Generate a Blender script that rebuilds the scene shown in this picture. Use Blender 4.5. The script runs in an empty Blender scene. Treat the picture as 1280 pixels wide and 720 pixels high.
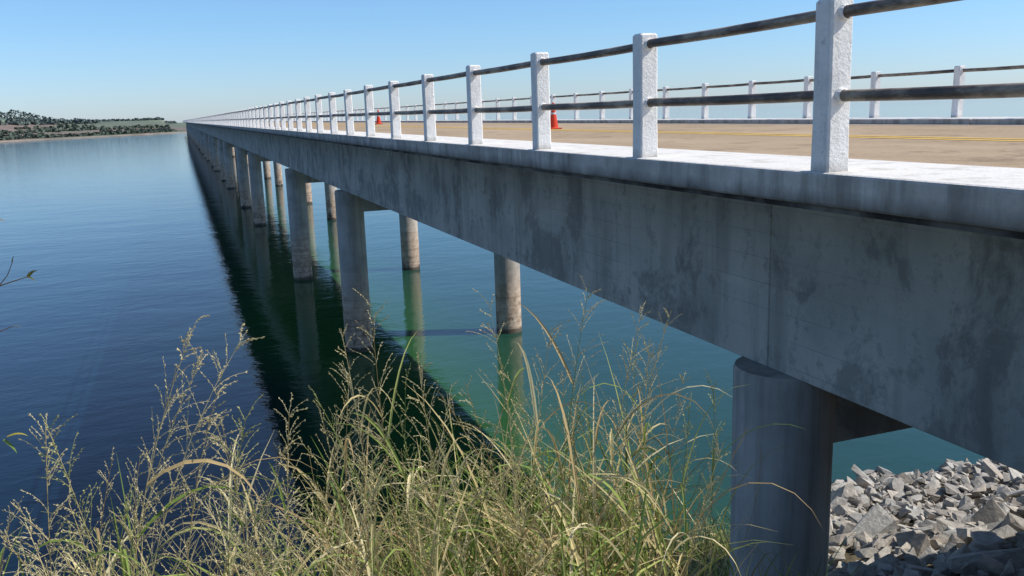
import bpy, math, random
import numpy as np
from mathutils import Vector, Matrix, noise, Euler
import bmesh
random.seed(7); np.random.seed(7)
R=random.random
def U(a,b): return a+(b-a)*random.random()
sc=bpy.context.scene
sc.view_settings.view_transform='Standard'; sc.view_settings.look='None'; sc.view_settings.exposure=0
WATER=-8.05

# ---------------- node helpers ----------------
class NT:
    def __init__(s,name):
        s.m=bpy.data.materials.new(name); s.m.use_nodes=True
        s.t=s.m.node_tree; s.n=s.t.nodes; s.l=s.t.links
        s.b=s.n['Principled BSDF']; s.out=s.n['Material Output']
        s.geo=s.n.new('ShaderNodeNewGeometry'); s.pos=s.geo.outputs['Position']
    def mapping(s,scale,vec=None):
        m=s.n.new('ShaderNodeMapping'); m.inputs['Scale'].default_value=scale
        s.l.new(vec or s.pos,m.inputs['Vector']); return m.outputs[0]
    def noise(s,scale,detail=4,rough=0.55,stretch=(1,1,1),dist=0.0):
        n=s.n.new('ShaderNodeTexNoise'); n.inputs['Scale'].default_value=scale
        n.inputs['Detail'].default_value=detail; n.inputs['Roughness'].default_value=rough
        n.inputs['Distortion'].default_value=dist
        s.l.new(s.mapping(stretch),n.inputs['Vector']); return n.outputs['Fac']
    def ramp(s,fac,stops):
        r=s.n.new('ShaderNodeValToRGB'); e=r.color_ramp.elements
        while len(e)<len(stops): e.new(0.5)
        for i,(p,c) in enumerate(stops):
            e[i].position=p
            if not hasattr(c,'__len__'): c=(c,c,c)
            e[i].color=(c[0],c[1],c[2],1)
        s.l.new(fac,r.inputs[0]); return r.outputs[0]
    def mix(s,fac,a,b,mode='MIX'):
        m=s.n.new('ShaderNodeMix'); m.data_type='RGBA'; m.blend_type=mode
        for sock,v in ((m.inputs[0],fac),(m.inputs[6],a),(m.inputs[7],b)):
            if isinstance(v,(int,float)): sock.default_value=v
            elif isinstance(v,tuple): sock.default_value=(v[0],v[1],v[2],1)
            else: s.l.new(v,sock)
        return m.outputs[2]
    def math(s,op,a,b=0.0,clamp=False):
        m=s.n.new('ShaderNodeMath'); m.operation=op; m.use_clamp=clamp
        for sock,v in ((m.inputs[0],a),(m.inputs[1],b)):
            if isinstance(v,(int,float)): sock.default_value=v
            else: s.l.new(v,sock)
        return m.outputs[0]
    def xyz(s):
        x=s.n.new('ShaderNodeSeparateXYZ'); s.l.new(s.pos,x.inputs[0]); return x.outputs
    def maprange(s,v,a,b,c=0.0,d=1.0):
        m=s.n.new('ShaderNodeMapRange'); s.l.new(v,m.inputs[0])
        for i,k in enumerate((a,b,c,d)): m.inputs[i+1].default_value=k
        return m.outputs[0]
    def bump(s,h,strength,dist):
        b=s.n.new('ShaderNodeBump'); b.inputs['Strength'].default_value=strength
        b.inputs['Distance'].default_value=dist; s.l.new(h,b.inputs['Height'])
        return b
    def finish(s,col,rough=0.85,bump=None,spec=0.3):
        if isinstance(col,tuple): s.b.inputs['Base Color'].default_value=(*col,1)
        else: s.l.new(col,s.b.inputs['Base Color'])
        if isinstance(rough,(int,float)): s.b.inputs['Roughness'].default_value=rough
        else: s.l.new(rough,s.b.inputs['Roughness'])
        s.b.inputs['Specular IOR Level'].default_value=spec
        if bump: s.l.new(bump.outputs[0],s.b.inputs['Normal'])
        return s.m

def mat_girder():
    t=NT('girder_concrete')
    c=t.ramp(t.noise(0.8,6,0.62),[(0.3,(0.34,0.33,0.30)),(0.5,(0.49,0.475,0.43)),(0.72,(0.61,0.585,0.525))])
    bl=t.ramp(t.noise(1.1,8,0.72,(1,1,0.8),0.3),[(0.51,0.0),(0.58,1.0)])
    c=t.mix(t.math('MULTIPLY',bl,0.55),c,(0.17,0.165,0.155))
    bl2=t.ramp(t.noise(3.2,7,0.7),[(0.54,0.0),(0.63,1.0)])
    c=t.mix(t.math('MULTIPLY',bl2,0.45),c,(0.18,0.175,0.16))
    v=t.ramp(t.noise(3.0,4,0.6,(1,1,0.08)),[(0.49,0.0),(0.70,1.0)])
    c=t.mix(t.math('MULTIPLY',v,0.55),c,(0.20,0.19,0.165))
    e=t.ramp(t.noise(1.6,6,0.7,(0.4,0.4,1.4)),[(0.56,0.0),(0.72,1.0)])
    c=t.mix(t.math('MULTIPLY',e,0.5),c,(0.70,0.66,0.58))
    z=t.xyz()[2]
    w=t.math('FRACT',t.math('MULTIPLY',z,4.2))
    ln=t.math('LESS_THAN',w,0.03)
    lm=t.math('MULTIPLY',ln,t.ramp(t.noise(0.7,3),[(0.42,0.0),(0.65,0.55)]))
    c=t.mix(lm,c,(0.2,0.2,0.2))
    p=t.ramp(t.noise(38,3,0.6),[(0.62,0.0),(0.69,1.0)])
    c=t.mix(t.math('MULTIPLY',p,0.4),c,(0.15,0.15,0.15))
    h=t.math('ADD',t.noise(14,6,0.6),t.math('MULTIPLY',ln,-0.3))
    return t.finish(c,0.85,t.bump(h,0.5,0.012))

def mat_curb():
    t=NT('curb_concrete')
    c=t.ramp(t.noise(2.0,6,0.65),[(0.3,(0.36,0.345,0.315)),(0.55,(0.50,0.48,0.44)),(0.75,(0.62,0.60,0.55))])
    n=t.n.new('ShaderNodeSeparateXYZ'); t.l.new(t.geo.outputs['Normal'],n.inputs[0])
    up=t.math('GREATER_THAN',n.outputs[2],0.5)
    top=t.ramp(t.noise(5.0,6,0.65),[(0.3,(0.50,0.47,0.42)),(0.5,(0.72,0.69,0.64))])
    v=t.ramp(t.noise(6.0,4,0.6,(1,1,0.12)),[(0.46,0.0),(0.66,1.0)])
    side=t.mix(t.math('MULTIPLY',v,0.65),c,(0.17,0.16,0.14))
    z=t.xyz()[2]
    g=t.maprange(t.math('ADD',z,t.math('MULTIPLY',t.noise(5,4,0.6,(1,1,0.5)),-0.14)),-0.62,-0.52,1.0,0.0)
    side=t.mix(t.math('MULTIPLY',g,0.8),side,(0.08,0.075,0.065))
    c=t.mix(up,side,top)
    p=t.ramp(t.noise(60,3,0.6),[(0.6,0.0),(0.68,1.0)])
    c=t.mix(t.math('MULTIPLY',p,0.3),c,(0.16,0.15,0.14))
    return t.finish(c,0.9,t.bump(t.noise(30,6,0.6),0.6,0.012))

def mat_slabedge():
    t=NT('slab_stained_concrete')
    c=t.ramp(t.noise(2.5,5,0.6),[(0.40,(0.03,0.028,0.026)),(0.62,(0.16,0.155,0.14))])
    return t.finish(c,0.9,t.bump(t.noise(25,5),0.5,0.01))

def mat_pier():
    t=NT('pier_concrete')
    c=t.ramp(t.noise(1.2,6,0.6),[(0.3,(0.31,0.30,0.275)),(0.55,(0.46,0.445,0.41)),(0.75,(0.57,0.55,0.50))])
    v=t.ramp(t.noise(9.0,4,0.6,(1,1,0.05)),[(0.45,0.0),(0.65,1.0)])
    c=t.mix(t.math('MULTIPLY',v,0.4),c,(0.19,0.18,0.165))
    z=t.xyz()[2]
    zz=t.math('ADD',z,t.math('MULTIPLY',t.noise(1.0,4,0.6),1.6))
    tan=t.maprange(zz,-5.9,-4.2,1.0,0.0)
    tc=t.ramp(t.noise(3.5,6,0.7),[(0.33,(0.26,0.17,0.115)),(0.5,(0.52,0.38,0.27)),(0.7,(0.64,0.53,0.40))])
    c=t.mix(t.math('MULTIPLY',tan,0.88),c,tc)
    bk=t.ramp(t.noise(2.6,6,0.72,(1,1,0.7)),[(0.52,0.0),(0.58,1.0)])
    lowz=t.maprange(z,-7.9,-6.6,1.0,0.0)
    c=t.mix(t.math('MULTIPLY',t.math('MULTIPLY',bk,lowz),0.9),c,(0.04,0.034,0.028))
    wl=t.ramp(t.noise(1.0,4,0.6,(0.3,0.3,14)),[(0.5,0.0),(0.62,0.5)])
    c=t.mix(t.math('MULTIPLY',wl,tan),c,(0.2,0.14,0.10))
    z2=t.math('ADD',z,t.math('MULTIPLY',t.noise(4.0,5,0.7),-0.25))
    dk=t.maprange(z2,-8.05,-7.98,1.0,0.0)
    c=t.mix(t.math('MULTIPLY',dk,0.85),c,(0.05,0.045,0.035))
    return t.finish(c,0.85,t.bump(t.noise(12,6,0.6,(1,1,0.3)),0.5,0.02))

def mat_paint():
    t=NT('weathered_white_paint')
    c=t.ramp(t.noise(6,6,0.7),[(0.3,(0.74,0.715,0.67)),(0.5,(0.86,0.835,0.79))])
    ch=t.ramp(t.noise(16,6,0.75),[(0.60,0.0),(0.66,1.0)])
    c=t.mix(t.math('MULTIPLY',ch,0.5),c,(0.38,0.36,0.33))
    v=t.ramp(t.noise(14,4,0.6,(1,1,0.12)),[(0.55,0.0),(0.75,1.0)])
    c=t.mix(t.math('MULTIPLY',v,0.35),c,(0.40,0.38,0.34))
    z=t.xyz()[2]
    d=t.maprange(t.math('ADD',z,t.math('MULTIPLY',t.noise(12,4),-0.14)),-0.47,-0.38,0.8,0.0)
    c=t.mix(d,c,(0.28,0.26,0.23))
    return t.finish(c,0.7,t.bump(t.math('ADD',t.noise(45,5,0.7),t.math('MULTIPLY',t.noise(9,3),0.8)),0.8,0.009))

def mat_pipe():
    t=NT('weathered_steel_pipe')
    c=t.ramp(t.noise(5,6,0.7,(1,0.35,1)),[(0.32,(0.04,0.033,0.03)),(0.48,(0.13,0.095,0.07)),(0.58,(0.32,0.25,0.18)),(0.72,(0.46,0.40,0.32))])
    return t.finish(c,0.55,t.bump(t.noise(40,5),0.3,0.004),0.4)

def mat_road():
    t=NT('dusty_road_surface')
    c=t.ramp(t.noise(0.8,6,0.6,(1,0.3,1)),[(0.3,(0.29,0.21,0.135)),(0.7,(0.43,0.325,0.22))])
    p=t.ramp(t.noise(14,4,0.7),[(0.4,0.0),(0.7,1.0)])
    c=t.mix(t.math('MULTIPLY',p,0.5),c,(0.49,0.39,0.28))
    k=t.ramp(t.noise(1.6,7,0.7),[(0.56,0.0),(0.62,1.0)])
    c=t.mix(t.math('MULTIPLY',k,0.5),c,(0.18,0.135,0.09))
    return t.finish(c,1.0,t.bump(t.noise(50,4),0.5,0.01),0.05)

def mat_simple(name,a,b,scale=8,rough=0.7,bs=0.3,bd=0.01):
    t=NT(name)
    return t.finish(t.ramp(t.noise(scale,5,0.6),[(0.35,a),(0.65,b)]),rough,t.bump(t.noise(scale*3,4),bs,bd))

def mat_water():
    t=NT('lake_water')
    X=t.xyz()
    # dark green of the bridge's shade put into the colour by the piers, teal further right, deep blue in the open lake
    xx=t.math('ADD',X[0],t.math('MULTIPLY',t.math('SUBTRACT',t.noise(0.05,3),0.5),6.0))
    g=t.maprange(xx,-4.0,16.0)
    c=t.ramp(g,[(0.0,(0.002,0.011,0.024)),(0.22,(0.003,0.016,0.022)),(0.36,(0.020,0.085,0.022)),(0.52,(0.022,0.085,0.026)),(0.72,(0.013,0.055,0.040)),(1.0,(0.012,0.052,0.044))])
    far=t.maprange(X[1],40,170)
    c=t.mix(far,c,(0.004,0.024,0.042))
    h1=t.noise(0.9,3,0.5,(1,1.5,1),0.3)
    h2=t.noise(4.5,3,0.5,(1,1.6,1),0.2)
    h3=t.noise(0.15,2,0.5,(1,1.6,1))
    windy=t.maprange(X[1],150,900,1.0,4.5)
    h=t.math('ADD',t.math('MULTIPLY',h1,0.45),t.math('MULTIPLY',h2,0.13))
    h=t.math('MULTIPLY',t.math('ADD',h,h3),windy)
    b=t.bump(h,0.4,0.08)
    t.b.inputs['IOR'].default_value=1.33
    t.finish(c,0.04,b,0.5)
    return t.m

def mat_attr(name,rough=0.7,trans=0.0,nscale=20,bs=0.0,var=0.3):
    t=NT(name)
    a=t.n.new('ShaderNodeAttribute'); a.attribute_name='Col'
    if var>0:
        f=t.ramp(t.noise(nscale,3,0.65),[(0.3,1.0-var),(0.7,1.0+0.0)])
        c=t.mix(1.0,a.outputs['Color'],f,'MULTIPLY')
    else: c=a.outputs['Color']
    t.finish(c,rough,t.bump(t.noise(nscale*1.5,6,0.65),bs,0.03) if bs else None,0.3)
    if trans>0:
        tr=t.n.new('ShaderNodeBsdfTranslucent'); t.l.new(c,tr.inputs[0])
        ms=t.n.new('ShaderNodeMixShader'); ms.inputs[0].default_value=trans
        t.l.new(t.b.outputs[0],ms.inputs[1]); t.l.new(tr.outputs[0],ms.inputs[2])
        t.l.new(ms.outputs[0],t.out.inputs[0])
    return t.m

# ---------------- mesh helpers ----------------
class MB:
    def __init__(s): s.v=[]; s.f=[]; s.c=[]; s.mi=[]
    def add(s,verts,faces,col=None,mi=0):
        o=len(s.v); s.v.extend(verts)
        s.f.extend([tuple(i+o for i in f) for f in faces]); s.mi.extend([mi]*len(faces))
        if col is not None: s.c.extend([col]*len(verts))
    def box(s,x0,x1,y0,y1,z0,z1,mi=0):
        v=[(x0,y0,z0),(x1,y0,z0),(x1,y1,z0),(x0,y1,z0),(x0,y0,z1),(x1,y0,z1),(x1,y1,z1),(x0,y1,z1)]
        s.add(v,[(0,3,2,1),(4,5,6,7),(0,1,5,4),(1,2,6,5),(2,3,7,6),(3,0,4,7)],None,mi)
    def rings(s,rings,cap=True,mi=0,col=None):
        n=len(rings[0]); v=[p for r in rings for p in r]; f=[]
        for k in range(len(rings)-1):
            for i in range(n):
                j=(i+1)%n
                f.append((k*n+i,k*n+j,(k+1)*n+j,(k+1)*n+i))
        if cap:
            f.append(tuple(range(n))[::-1]); f.append(tuple((len(rings)-1)*n+i for i in range(n)))
        s.add(v,f,col,mi)
    def obj(s,name,mats,parent=None,smooth=False):
        me=bpy.data.meshes.new(name); me.from_pydata(s.v,[],s.f)
        for m in (mats if isinstance(mats,(list,tuple)) else [mats]): me.materials.append(m)
        me.polygons.foreach_set('material_index',s.mi)
        if s.c:
            a=me.color_attributes.new('Col','FLOAT_COLOR','POINT')
            arr=np.ones((len(s.v),4),dtype=np.float32); arr[:,:3]=np.array(s.c,dtype=np.float32)
            a.data.foreach_set('color',arr.ravel())
        if smooth: me.polygons.foreach_set('use_smooth',[True]*len(me.polygons))
        me.update()
        o=bpy.data.objects.new(name,me); sc.collection.objects.link(o)
        if parent: o.parent=parent
        return o
def empty(name):
    e=bpy.data.objects.new(name,None); sc.collection.objects.link(e); e.empty_display_size=0.3; return e
def smooth_angle(o,ang=40):
    me=o.data; me.polygons.foreach_set('use_smooth',[True]*len(me.polygons))
    try: me.set_sharp_from_angle(angle=math.radians(ang))
    except Exception: pass

# ---------------- bridge ----------------
Y0,Y1=-9.0,640.0
bridge=empty('concrete_bridge')
MG=mat_girder(); MC=mat_curb(); MS=mat_slabedge(); MP=mat_pier()
bents=[6.7,30.0,45.0]
y=45.0
while y<610:
    bents.append(y+25.5); bents.append(y+40.5); y+=40.5
gm=MB()
edges=[Y0]+bents+[Y1]
for i in range(len(edges)-1):
    for x0 in (5.0,10.55):
        gm.box(x0,x0+0.45,edges[i]+0.004,edges[i+1]-0.004,-2.46,-0.70)
g=gm.obj('girders',MG,bridge)
bv=g.modifiers.new('bev','BEVEL'); bv.width=0.008; bv.segments=1
dm=MB()
for b in bents:
    dm.box(5.45,10.55,b-0.13,b+0.13,-2.3,-0.71)
dm.obj('diaphragms',MG,bridge)
sm=MB()
prof=[(3.135,-0.575),(5.1,-0.73),(10.9,-0.73),(12.865,-0.575),(12.865,-0.50),(3.135,-0.50)]
sm.rings([[(x,yy,z) for x,z in prof] for yy in (Y0,Y1)])
sm.obj('deck_slab',MS,bridge)
cm=MB(); yy=Y0
while yy<Y1:
    L=10.0
    for (a,b) in ((3.10,3.98),(12.02,12.90)):
        dz=U(-0.004,0.004)
        cm.box(a,b,yy+0.008,min(yy+L,Y1)-0.008,-0.545,-0.37+dz)
    yy+=L
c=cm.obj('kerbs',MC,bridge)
bv=c.modifiers.new('bev','BEVEL'); bv.width=0.018; bv.segments=2
def circ(cx,cy,r,z,n=48): return [(cx+r*math.cos(2*math.pi*i/n),cy+r*math.sin(2*math.pi*i/n),z) for i in range(n)]
pm=MB(); cap=MB()
for b in bents:
    n=48 if b<100 else 16
    for px in (5.19,10.81):
        pm.rings([circ(px,b,0.47,-12,n),circ(px,b,0.47,-2.50,n),circ(px,b,0.455,-2.463,n)])
    cap.box(5.25,10.75,b-0.33,b+0.33,-3.2,-2.464)
p=pm.obj('piers',MP,bridge); smooth_angle(p)
o=cap.obj('pier_cap_beams',MG,bridge)
bv=o.modifiers.new('bev','BEVEL'); bv.width=0.015; bv.segments=1
am=MB(); am.box(3.3,12.7,-6.0,-4.8,-5.5,-2.47)
am.obj('abutment',MP,bridge)

# road
MR=mat_road()
rm=MB(); rm.box(3.985,12.015,-120,Y1,-0.53,-0.465)
road=rm.obj('road',MR)
ym=MB()
yel=mat_simple('road_yellow_paint',(0.60,0.36,0.05),(0.85,0.55,0.08),6,0.95)
ym.add([(7.78,-120,-0.461),(7.90,-120,-0.461),(7.90,Y1,-0.461),(7.78,Y1,-0.461)],[(0,1,2,3)])
ym.add([(8.10,-120,-0.461),(8.22,-120,-0.461),(8.22,Y1,-0.461),(8.10,Y1,-0.461)],[(0,1,2,3)])
ym.obj('centre_line_marking',yel,road)
wm=MB()
for xx in (4.35,11.55):
    wm.add([(xx,-120,-0.461),(xx+0.1,-120,-0.461),(xx+0.1,Y1,-0.461),(xx,Y1,-0.461)],[(0,1,2,3)])
wm.obj('edge_line_marking',mat_simple('road_white_paint',(0.35,0.33,0.3),(0.6,0.58,0.54),6,0.8),road)

# railings
MW=mat_paint(); MPI=mat_pipe()
def railing(xc,phase):
    root=empty('bridge_railing')
    pm=MB(); h=0.068; ch=0.010
    ys=[]; yy=phase
    while yy<Y1-1:
        ys.append(yy); yy+=2.0
    for yy in ys:
        jx,jy=U(-0.006,0.006),U(-0.012,0.012); hh=U(-0.008,0.008); tx,ty=U(-0.008,0.008),U(-0.008,0.008)
        def ring(k,z,f=0.0):
            a=k; pts=[(-a+ch,-a),(a-ch,-a),(a,-a+ch),(a,a-ch),(a-ch,a),(-a+ch,a),(-a,a-ch),(-a,-a+ch)]
            return [(xc+jx+x+tx*f,yy+jy+q+ty*f,z) for x,q in pts]
        pm.rings([ring(h+0.003,-0.38),ring(h,-0.10,0.3),ring(h,0.498+hh,1),ring(h-0.010,0.512+hh,1)])
    pm.obj('posts',MW,root)
    rm=MB()
    for k in range(len(ys)-1):
        for (z,r) in ((0.430,0.030),(0.02,0.030)):
            a,b=ys[k],ys[k+1]; n=14 if a<80 else 6
            dz=U(-0.006,0.006)
            rr=[]
            for q in (a,a+0.5,a+1.0,a+1.5,b):
                sag=-0.006*math.sin(math.pi*(q-a)/2.0)+dz
                rr.append([(xc+r*math.cos(2*math.pi*i/n),q,z+sag+r*math.sin(2*math.pi*i/n)) for i in range(n)])
            rm.rings(rr,cap=False)
    o=rm.obj('pipe_rails',MPI,root); smooth_angle(o,60)
    cm=MB()
    for yy in ys[:30]:
        for z in (0.430,0.02):
            for s_ in (-1,1):
                rr=[[(xc+rr_*math.cos(2*math.pi*i/12),yy+s_*q,z+rr_*math.sin(2*math.pi*i/12)) for i in range(12)] for rr_,q in ((0.043,0.06),(0.040,0.078),(0.031,0.086))]
                cm.rings(rr,cap=False)
    cm.obj('rail_sockets',MW,root)
    return root
railing(3.20,3.80-2*5)
railing(12.80,12.0-2*9)

# traffic cones
MO=mat_simple('cone_orange_plastic',(0.62,0.045,0.015),(0.72,0.065,0.02),20,0.45)
MWH=mat_simple('cone_reflective_white',(0.55,0.55,0.55),(0.65,0.65,0.65),20,0.4)
MBK=mat_simple('cone_base_rubber',(0.45,0.035,0.012),(0.55,0.05,0.02),20,0.7)
def cone(x,y,rot,s=1.0):
    e=empty('traffic_cone'); e.location=(x,y,-0.465); e.rotation_euler=(0,0,rot); e.scale=(s,s,s)
    b=MB(); b.box(-0.17,0.17,-0.17,0.17,0.0,0.035)
    o=b.obj('base',MBK,e); bv=o.modifiers.new('b','BEVEL'); bv.width=0.012; bv.segments=2
    def rad(z): return 0.135-(0.135-0.032)*z/0.7
    b=MB()
    zs=[0.036,0.06,0.40,0.45,0.7,0.715]
    for k in range(len(zs)-1):
        r0,r1=rad(zs[k]),rad(min(zs[k+1],0.7))
        if k==0: r0=0.155
        if k==len(zs)-2: r1=0.02
        mi=1 if k==2 else 0
        b.rings([circ(0,0,r0,zs[k],24),circ(0,0,r1,zs[k+1],24)],cap=(k==len(zs)-2),mi=mi)
    o=b.obj('cone_body',[MO,MWH],e); smooth_angle(o,50)
cone(8.30,19.45,0.1,0.86); cone(9.45,44.5,0.1,1.0); cone(10.75,73.5,0.8,1.05)

# ---------------- terrain ----------------
def interp(pts,y):
    if y<=pts[0][0]: return pts[0][1]
    for (a,za),(b,zb) in zip(pts,pts[1:]):
        if y<=b: return za+(zb-za)*(y-a)/(b-a)
    return pts[-1][1]
gL=[(-30,-0.3),(-8,-0.6),(-3,-1.0),(0,-1.65),(3,-2.25),(7,-5.3),(14,-8.4),(22,-11),(40,-14)]
gR=[(-30,-0.75),(-8,-0.8),(-5,-1.6),(-3,-2.9),(6.8,-5.6),(13.6,-8.1),(22,-11),(40,-14)]
def sst(t): t=max(0,min(1,t)); return t*t*(3-2*t)
def ground(x,y):
    k=sst((x-2.6)/2.2)
    z=interp(gL,y)*(1-k)+interp(gR,y)*k
    z+=0.25*noise.noise(Vector((x*0.35,y*0.35,0)))+0.06*noise.noise(Vector((x*1.7,y*1.7,3)))
    return z if not (2.9<x<13.2 and y<-5) else min(z,-0.8)
tm=MB(); xs=list(np.concatenate([np.linspace(-200,-12,20),np.linspace(-11.5,25,90),np.linspace(27,200,20)]))
ysg=list(np.concatenate([np.linspace(-150,-31,8),np.linspace(-30,42,150)]))
V=[(x,y,ground(x,y)) for y in ysg for x in xs]; nx=len(xs)
F=[(j*nx+i,j*nx+i+1,(j+1)*nx+i+1,(j+1)*nx+i) for j in range(len(ysg)-1) for i in range(nx-1)]
tm.add(V,F)
tm.obj('ground',mat_simple('bank_soil',(0.09,0.075,0.045),(0.2,0.16,0.1),3,0.95,0.8,0.03),None,True)

# far shore
def shoreY(x):
    return max(430,690+1.4*min(x,0))+12*noise.noise(Vector((x*0.02,5,0)))+ (0 if x<0 else x*0.6)
def farh(x,d):
    base=WATER-0.6+min(d,6)*0.25
    ridge=8*sst((-x-85)/80)
    h=base+ridge*sst((d-30)/330)*1.0+ 8.5*sst(d/260)
    h+=1.6*noise.noise(Vector((x*0.01,d*0.006,2)))*sst(d/120)
    if x>-12: h=min(h,-1.6)
    return h
fm=MB(); FX=np.linspace(-900,110,260); FD=[-10,0,3,6,9,12,20,30,45,60,80,95,110,130,150,175,200,225,250,275,300,330,360,390,430,520,700]
V=[];cols=[]
for d in FD:
    for x in FX:
        s=shoreY(x); z=farh(x,max(d,0)) if d>=0 else WATER-3
        V.append((x,s+d,z))
        n=noise.noise(Vector((x*0.012,d*0.01,7))); n2=noise.noise(Vector((x*0.05,d*0.03,1)))  # distance haze is mixed into these land colours, muted and pale
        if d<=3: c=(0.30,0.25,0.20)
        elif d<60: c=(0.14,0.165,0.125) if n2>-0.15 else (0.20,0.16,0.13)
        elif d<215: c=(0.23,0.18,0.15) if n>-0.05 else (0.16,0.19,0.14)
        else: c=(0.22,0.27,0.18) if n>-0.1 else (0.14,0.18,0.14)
        cols.append(c)
nx=len(FX)
fm.v=V; fm.c=cols
fm.f=[(j*nx+i,j*nx+i+1,(j+1)*nx+i+1,(j+1)*nx+i) for j in range(len(FD)-1) for i in range(nx-1)]; fm.mi=[0]*len(fm.f)
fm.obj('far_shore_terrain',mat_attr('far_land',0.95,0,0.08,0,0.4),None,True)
def tree_mass():
    t=MB()
    def crown(x,y,z,w,h,far):
        tone=U(0.85,1.15); base=(0.095*tone,0.125*tone,0.118*tone) if far else (0.085*tone,0.11*tone,0.085*tone)  # distance haze put into the crown colour, bluer on the far rows
        for k in range(40):
            a=U(0,6.283); rr=w*0.5*math.sqrt(R()); ph=R()
            zz=z+h*(0.02+0.98*ph)
            rr*=math.sqrt(max(0.05,1-abs(ph*2-0.8)**2*0.7))
            cx,cy=x+rr*math.cos(a),y+rr*math.sin(a); s=U(0.6,1.3)
            q=Vector((U(-1,1),U(-1,1),U(-1,1))).normalized(); r=q.orthogonal().normalized(); u=q.cross(r)
            sh=U(0.7,1.3); col=tuple(b*sh for b in base)
            C=Vector((cx,cy,zz))
            t.add([tuple(C+s*r),tuple(C+s*u*0.8),tuple(C-s*r),tuple(C-s*u*0.9)],[(0,1,2,3)],col)
    def row(x0,x1,d,step,w,h,gap=-0.5,dj=4):
        x=x0
        while x<x1:
            g=noise.noise(Vector((x*0.025,d*0.13,3)))
            if g>gap:
                dd=d+U(-dj,dj); hh=h*(0.65+0.5*(g+0.5))*U(0.75,1.25)
                crown(x,shoreY(x)+dd,farh(x,dd)-0.4,w*U(0.7,1.2),hh,d>180)
            x+=step*U(0.6,1.4)
    row(-400,-80,400,2.6,9,6.5,-0.95,12)
    row(-400,-140,300,4.0,8,4.5,-0.15,10)
    row(-380,-60,200,2.8,7,3.4,-0.4,6)
    row(-380,-5,150,5.0,6,2.2,-0.1,6)
    row(-380,-5,110,3.5,6,2.4,-0.3,6)
    row(-380,-5,70,5.0,6,2.0,-0.1,6)
    row(-380,-2,16,1.8,5,2.4,-0.8,4)
    row(-110,-2,255,2.4,7,2.4,-0.95,6)
    row(-330,-85,45,3.0,6,3.6,-0.15,6)
    return t
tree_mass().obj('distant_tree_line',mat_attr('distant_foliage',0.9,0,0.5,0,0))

# ---------------- water ----------------
wm=MB(); S=40000
wm.add([(-S,-300,WATER),(S,-300,WATER),(S,S,WATER),(-S,S,WATER)],[(0,1,2,3)])
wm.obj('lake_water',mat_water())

# ---------------- rocks ----------------
temps=[]
for k in range(30):
    bm=bmesh.new(); n=random.randint(9,16)
    for i in range(n):
        p=Vector((U(-1,1),U(-1,1),U(-1,1)))
        m=max(abs(p.x),abs(p.y),abs(p.z)); p=p/m*U(0.75,1.0) if R()<0.8 else p.normalized()
        bm.verts.new((p.x,p.y*U(0.7,1),p.z*0.75))
    bmesh.ops.convex_hull(bm,input=bm.verts)
    for v in [v for v in bm.verts if not v.link_faces]: bm.verts.remove(v)
    bm.verts.index_update(); bm.verts.ensure_lookup_table()
    temps.append((np.array([v.co[:] for v in bm.verts]),[tuple(v.index for v in f.verts) for f in bm.faces])); bm.free()
def rockline(y): return 5.6+0.62*(y-6.5)
rk=MB()
def addrock(x,y,s,lift=0.25):
    if x<rockline(y)+U(-0.4,0.4): return
    v,f=random.choice(temps); sc3=np.array([s*U(0.7,1.45),s*U(0.6,1.1),s*U(0.35,0.8)])
    M=np.array(Euler((U(-.7,.7),U(-.7,.7),U(0,6.28))).to_matrix())
    w=(v*sc3)@M.T+np.array([x,y,ground(x,y)+lift])
    t=U(0.65,1.2); warm=U(0.96,1.05)
    rk.add([tuple(p) for p in w],f,(0.53*t*warm,0.495*t,0.445*t/warm))
for i in range(7200):
    x=U(4.4,23); y=U(4,14.4)
    s=0.06+0.17*R()**2.0
    q=R()
    if q<0.035: s=U(0.24,0.42)
    if y>13.2 : s*=0.8
    addrock(x,y,s,U(0.0,0.16))
for i in range(700):
    addrock(U(6,26),U(12.5,15.0),U(0.06,0.17),0.03)
rk.obj('riprap_rocks',mat_attr('riprap_stone',0.9,0,9,0.8,0.4))

# ---------------- grass ----------------
def ribbon(mb,p0,d0,L,w,droop,col,seg=6,fold=0.25,twist=0.0):
    p=Vector(p0); d=Vector(d0).normalized(); side=d.cross(Vector((0,0,1)))
    if side.length<1e-3: side=Vector((1,0,0))
    side.normalize(); a=U(-1,1)*0.8+twist
    side=(Matrix.Rotation(a,3,d)@side)
    vs=[]; fs=[]; sl=L/seg
    for i in range(seg+1):
        t=i/seg; ww=w*(0.55+0.45*min(1,t*5))*(1-t**2.2)+0.0004
        nrm=side.cross(d).normalized()
        vs+= [tuple(p-side*ww*0.5),tuple(p-nrm*ww*fold),tuple(p+side*ww*0.5)]
        if i<seg:
            k=i*3; fs+=[(k,k+1,k+4,k+3),(k+1,k+2,k+5,k+4)]
        p=p+d*sl
        d=(d+Vector((0,0,-1))*droop*(0.5+t)/seg*2).normalized()
        side=(side-d*side.dot(d)).normalized()
        if side.length<1e-3: side=Vector((1,0,0))
    mb.add(vs,fs,col)
def stem(mb,pts,r0,r1,col):
    n=len(pts); rings=[]
    for i,p in enumerate(pts):
        d=(pts[min(i+1,n-1)]-pts[max(i-1,0)]).normalized(); a=d.orthogonal().normalized(); b=d.cross(a)
        r=r0+(r1-r0)*i/(n-1)
        rings.append([tuple(p+a*r*math.cos(2.0944*k)+b*r*math.sin(2.0944*k)) for k in range(3)])
    mb.rings(rings,cap=False,col=col)
def curve(p0,lean,h,bend,n=9):
    pts=[Vector(p0)]; d=Vector((lean[0],lean[1],1)).normalized(); b=Vector((bend[0],bend[1],0))
    for i in range(n):
        pts.append(pts[-1]+d*h/n); d=(d+b*(0.3+1.4*i/n)/n).normalized()
    return pts
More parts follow.
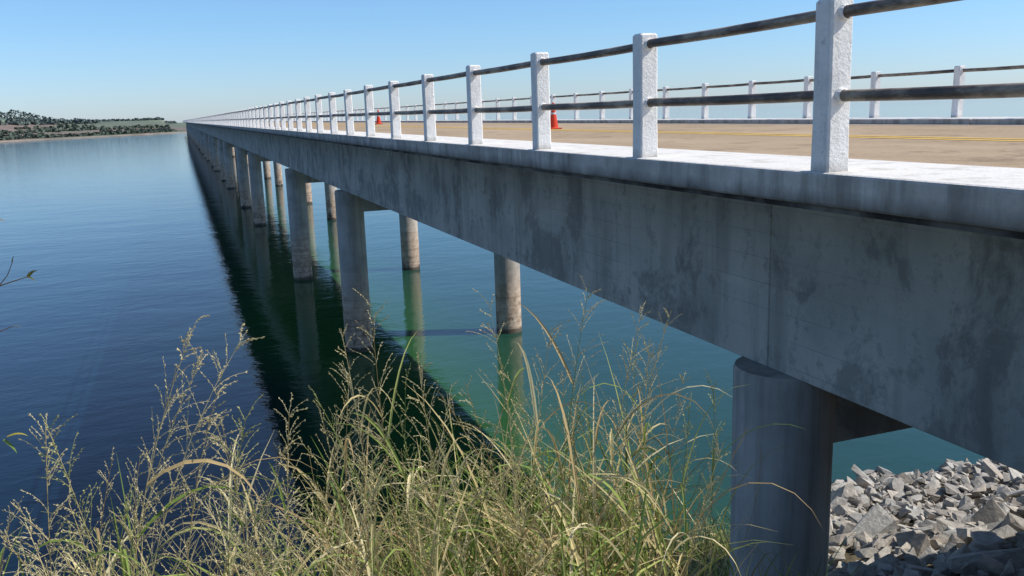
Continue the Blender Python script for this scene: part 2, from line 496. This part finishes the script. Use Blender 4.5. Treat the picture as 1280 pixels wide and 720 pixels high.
greens=[(0.16,0.23,0.045),(0.23,0.31,0.07),(0.31,0.38,0.09),(0.40,0.43,0.13)]
straws=[(0.68,0.57,0.28),(0.60,0.49,0.24),(0.76,0.66,0.38),(0.46,0.34,0.16)]
def vc(c,k=0.15):
    t=1+U(-k,k); return (c[0]*t,c[1]*t,c[2]*t)
gr=MB()
def panicle(pts,i0,dens=1.0,green=False,spread=1.0,droop=0.07):
    n=len(pts)
    for i in range(i0,n):
        t=(i-i0)/max(1,(n-1-i0))
        for k in range(max(1,int(4*dens))):
            p=pts[i-1].lerp(pts[i],R()); d=(pts[min(i,n-1)]-pts[i-1]).normalized()
            a=U(0,6.283); o=d.orthogonal().normalized(); o=Matrix.Rotation(a,3,d)@o
            L=U(0.09,0.20)*(1-0.6*t)*spread
            dd=(d*1.0+o*U(0.35,0.8)*spread).normalized()
            col=vc((0.68,0.60,0.35) if not green else (0.50,0.50,0.22),0.2)
            q=[p]; m=5
            for j in range(m):
                q.append(q[-1]+dd*L/m); dd=(dd+Vector((U(-.12,.12),U(-.12,.12),-droop))).normalized()
            stem(gr,q,0.0008,0.0005,col)
            for j in range(1,m+1):
                for s_ in range(2):
                    c=q[j-1].lerp(q[j],R()); ax=(dd+Vector((U(-.7,.7),U(-.7,.7),U(-.5,.7)))).normalized()
                    l=U(0.003,0.0054); w=l*0.42; u=ax.orthogonal().normalized(); v=ax.cross(u); c=c+ax*l*0.9
                    gr.add([tuple(c-ax*l),tuple(c+u*w),tuple(c+v*w),tuple(c-u*w*.8-v*w*.8),tuple(c+ax*l)],
                           [(0,1,2),(0,2,3),(0,3,1),(4,2,1),(4,3,2),(4,1,3)],col)
def stalk(x,y,h,lean,bend,dry=False,seed=True,spread=1.0,droop=0.07,dn=1.0):
    z=ground(x,y)-0.03
    pts=curve((x,y,z),lean,h,bend,12)
    col=vc(random.choice(straws) if dry else random.choice(greens+[straws[0]]),0.15)
    stem(gr,pts,U(0.0022,0.0034),0.0009,col)
    for k in range(random.randint(3,6)):
        i=random.randint(3,9); p=pts[i]; d=(pts[i+1]-pts[i]).normalized()
        o=Matrix.Rotation(U(0,6.283),3,d)@d.orthogonal().normalized()
        c=vc(random.choice(straws) if R()<(0.7 if dry else 0.25) else random.choice(greens),0.2)
        ribbon(gr,p,d*1.0+o*U(0.35,0.8),U(0.22,0.5),U(0.007,0.014),U(0.6,2.0),c,7)
    if seed: panicle(pts,8,dn,(not dry and R()<0.6),spread,droop)
def dens(x,y):
    s=x/y
    if s<-0.3: return 0.3
    if s<0.06: return 0.5
    if s<0.16: return 0.75
    if s<0.52: return 1.0
    if s<0.60: return 0.6
    if s<0.655: return 0.25
    return 0.0
def place(y0=1.7,y1=3.5):
    while True:
        y=U(y0,y1); x=U(-1.5,2.75)
        if R()<dens(x,y): return x,y
for i in range(135):
    x,y=place(1.8,3.4); s=x/y
    h=U(0.85,1.34)
    if s>0.5: h*=0.88
    stalk(x,y,h,(U(-.28,.22),U(-.2,.2)),(U(-.7,.8 if s<0.45 else 0.2),U(-.5,.5)),R()<0.6,R()<0.8,U(0.7,1.2))
for (x,y,h,l,b) in ((-0.12,2.35,1.56,(-.05,0),(0.5,0.0)),(-0.28,2.2,1.3,(0.05,0),(-.3,.1)),(0.05,2.6,1.35,(.05,0),(-.2,.1)),
    (0.62,2.7,1.58,(-.1,0),(0.1,0)),(0.75,2.5,1.40,(-.12,0),(0.05,0)),(0.9,2.6,1.42,(.1,0),(0.1,0)),(1.15,2.8,1.52,(.05,0),(0.2,0)),(1.25,2.7,1.4,(.1,0),(0.2,0)),(1.45,2.9,1.38,(.1,0),(0.3,0)),(-.42,2.3,1.32,(.05,0),(.4,0)),
    (0.35,2.6,1.45,(0,0),(.15,0)),(0.5,2.8,1.5,(0,0),(-.15,0)),(-.05,2.5,1.3,(.1,0),(.3,0)),(1.0,2.7,1.5,(0,0),(-.2,0)),(1.55,2.85,1.25,(0,0),(.1,0))):
    stalk(x,y,h,l,b,R()<0.7,True,1.15,0.12,1.5)
for (x,y,h,l,b) in ((-0.30,2.30,1.74,(.0,0),(0.55,0.0)),(-0.27,2.34,1.70,(-0.02,0),(0.8,0.05)),(-0.36,2.40,1.66,(0.04,0),(0.6,0)),(-0.20,2.28,1.50,(-.05,0),(-.2,0)),
    (-0.45,2.3,1.48,(.02,0),(.1,0)),(-0.02,2.35,1.42,(-.03,0),(.35,0)),(0.10,2.4,1.38,(.02,0),(-.25,0)),(-0.36,2.15,1.30,(.05,0),(-.3,0)),(-0.1,2.2,1.25,(.1,0),(.4,0)),(0.2,2.5,1.36,(-.05,0),(.2,0))):
    stalk(x,y,h,l,b,R()<0.8,True,1.1,0.18,2.0)
for i in range(560):
    x,y=place(1.7,3.7); z=ground(x,y)-0.03
    pts=curve((x,y,z),(U(-.6,.6),U(-.4,.4)),U(0.5,1.1),(U(-1.3,1.3 if x/y<0.5 else 0.1),U(-.8,.8)),8)
    stem(gr,pts,U(0.0012,0.0024),0.0006,vc(random.choice(straws),0.25))
for i in range(1800):
    x,y=place(1.65,3.9); z=ground(x,y)-0.02
    c=vc(random.choice(straws) if R()<0.5 else random.choice(greens),0.25)
    lift=U(0,0.4)
    ribbon(gr,(x,y,z+lift),(U(-.7,.7 if x/y<0.5 else 0.1),U(-.6,.6),1.0),U(0.45,0.95),U(0.006,0.015),U(0.2,1.5),c,8)
gr.obj('tall_grass',mat_attr('grass_blades',0.6,0.35,30,0,0))
gr=MB()
for i in range(900):
    y=U(3.6,13.0); x=U(-9,rockline(y)+0.1) if R()<0.6 else U(3.0,rockline(y)+0.2)
    if x>4.5 and y<6: continue
    z=ground(x,y)
    for k in range(8):
        c=vc(random.choice(straws) if R()<0.4 else random.choice(greens),0.25)
        ribbon(gr,(x+U(-.15,.15),y+U(-.15,.15),z-0.03),(U(-.6,.6),U(-.6,.6),1.0),U(0.4,0.9),U(0.01,0.018),U(0.4,1.6),c,5)
gr.obj('bank_grass',mat_attr('bank_grass_blades',0.6,0.3,30,0,0))

# shrub twigs at the left
gr=MB()
def twig(pts,r0,r1): stem(gr,[Vector(p) for p in pts],r0,r1,(0.16,0.11,0.07))
def leaf(p,d,L,c):
    ribbon(gr,p,d,L,L*0.5,0.8,c,6,0.12)
base=(-0.62,1.75,-1.95)
twig([base,(-0.56,1.72,-1.3),(-0.50,1.70,-0.75),(-0.44,1.70,-0.35),(-0.42,1.70,-0.1)],0.008,0.003)
twig([(-0.46,1.70,-0.48),(-0.38,1.69,-0.40),(-0.33,1.68,-0.345),(-0.300,1.68,-0.335)],0.002,0.0007)
twig([(-0.44,1.70,-0.34),(-0.36,1.68,-0.275),(-0.31,1.67,-0.262),(-0.265,1.67,-0.25)],0.0022,0.0008)
twig([(-0.31,1.67,-0.262),(-0.295,1.67,-0.245),(-0.285,1.665,-0.225)],0.001,0.0006)
twig([(-0.50,1.70,-0.75),(-0.42,1.69,-0.60),(-0.35,1.68,-0.54)],0.002,0.001)
for (p,d,L,c) in (((-0.265,1.67,-0.25),(0.5,0,0.6),0.02,(0.2,0.2,0.05)),((-0.268,1.67,-0.25),(0.8,0,-0.2),0.018,(0.12,0.12,0.03)),
   ((-0.285,1.665,-0.225),(0.2,0,1),0.014,(0.15,0.12,0.03)),((-0.335,1.68,-0.53),(0.9,0,0.3),0.036,(0.40,0.34,0.05)),((-0.34,1.68,-0.535),(0.6,0,-0.6),0.034,(0.18,0.26,0.06)),
   ((-0.315,1.68,-0.15),(0.9,0,0.2),0.03,(0.6,0.3,0.04)),((-0.300,1.68,-0.335),(1,0,0.1),0.014,(0.3,0.25,0.06))):
    leaf(p,d,L,c)
twig([(-0.42,1.70,-0.1),(-0.37,1.69,-0.14),(-0.315,1.68,-0.15)],0.002,0.001)
for k in range(60):
    t=R(); p=(-0.60+0.15*t+U(-.12,.02),1.72+U(-.1,.1),-1.7+1.6*t)
    leaf(p,(U(-1,.3),U(-1,1),U(-.3,.8)),U(0.03,0.06),vc(random.choice(greens)))
gr.obj('shrub',mat_attr('shrub_leaves',0.6,0.3,30,0,0))

# ---------------- light ----------------
el=math.radians(48); sd=Vector((0.93,-0.37,0)).normalized()
S=Vector((sd.x*math.cos(el),sd.y*math.cos(el),math.sin(el)))
L=bpy.data.lights.new('sun','SUN'); L.energy=5.0; L.angle=math.radians(0.5); L.color=(1.0,0.95,0.86)
lo=bpy.data.objects.new('sun',L); sc.collection.objects.link(lo); lo.rotation_euler=S.to_track_quat('Z','Y').to_euler()
w=bpy.data.worlds.new('World'); sc.world=w; w.use_nodes=True
n=w.node_tree.nodes; l=w.node_tree.links
sky=n.new('ShaderNodeTexSky'); sky.sky_type='NISHITA'; sky.sun_disc=False
sky.sun_elevation=el; sky.sun_rotation=math.atan2(sd.x,sd.y); sky.air_density=1.0; sky.dust_density=0.2; sky.ozone_density=3.0
# clear-air tint: hazy blue at the horizon, deeper overhead
tc=n.new('ShaderNodeTexCoord'); sx=n.new('ShaderNodeSeparateXYZ'); l.new(tc.outputs['Generated'],sx.inputs[0])
rp=n.new('ShaderNodeValToRGB'); e=rp.color_ramp.elements
e[0].position=0.0; e[0].color=(0.56,0.69,1.0,1)
e[1].position=0.35; e[1].color=(0.80,0.88,1.0,1)
e2=e.new(0.10); e2.color=(0.58,0.78,1.0,1)
l.new(sx.outputs[2],rp.inputs[0])
mx=n.new('ShaderNodeMix'); mx.data_type='RGBA'; mx.blend_type='MULTIPLY'; mx.inputs[0].default_value=1.0
l.new(sky.outputs[0],mx.inputs[6]); l.new(rp.outputs[0],mx.inputs[7])
bg=n['Background']; bg.inputs[1].default_value=0.15; l.new(mx.outputs[2],bg.inputs[0])

# ---------------- camera ----------------
f=1100.0; th=math.radians(11.4); psi=math.radians(20.1); rho=math.radians(1.9)
r=Vector((math.cos(psi),-math.sin(psi),0)); h=Vector((math.sin(psi),math.cos(psi),0)); zz=Vector((0,0,1))
Fw=h*math.cos(th)-zz*math.sin(th); Up=h*math.sin(th)+zz*math.cos(th)
Rr=r*math.cos(rho)-Up*math.sin(rho); Uu=r*math.sin(rho)+Up*math.cos(rho)
M=Matrix.Identity(4)
for i in range(3): M[i][0]=Rr[i]; M[i][1]=Uu[i]; M[i][2]=-Fw[i]
cam=bpy.data.cameras.new('camera'); co=bpy.data.objects.new('camera',cam); sc.collection.objects.link(co)
co.matrix_world=M; cam.sensor_width=36; cam.lens=36*f/1280; cam.clip_start=0.05; cam.clip_end=80000
sc.camera=co
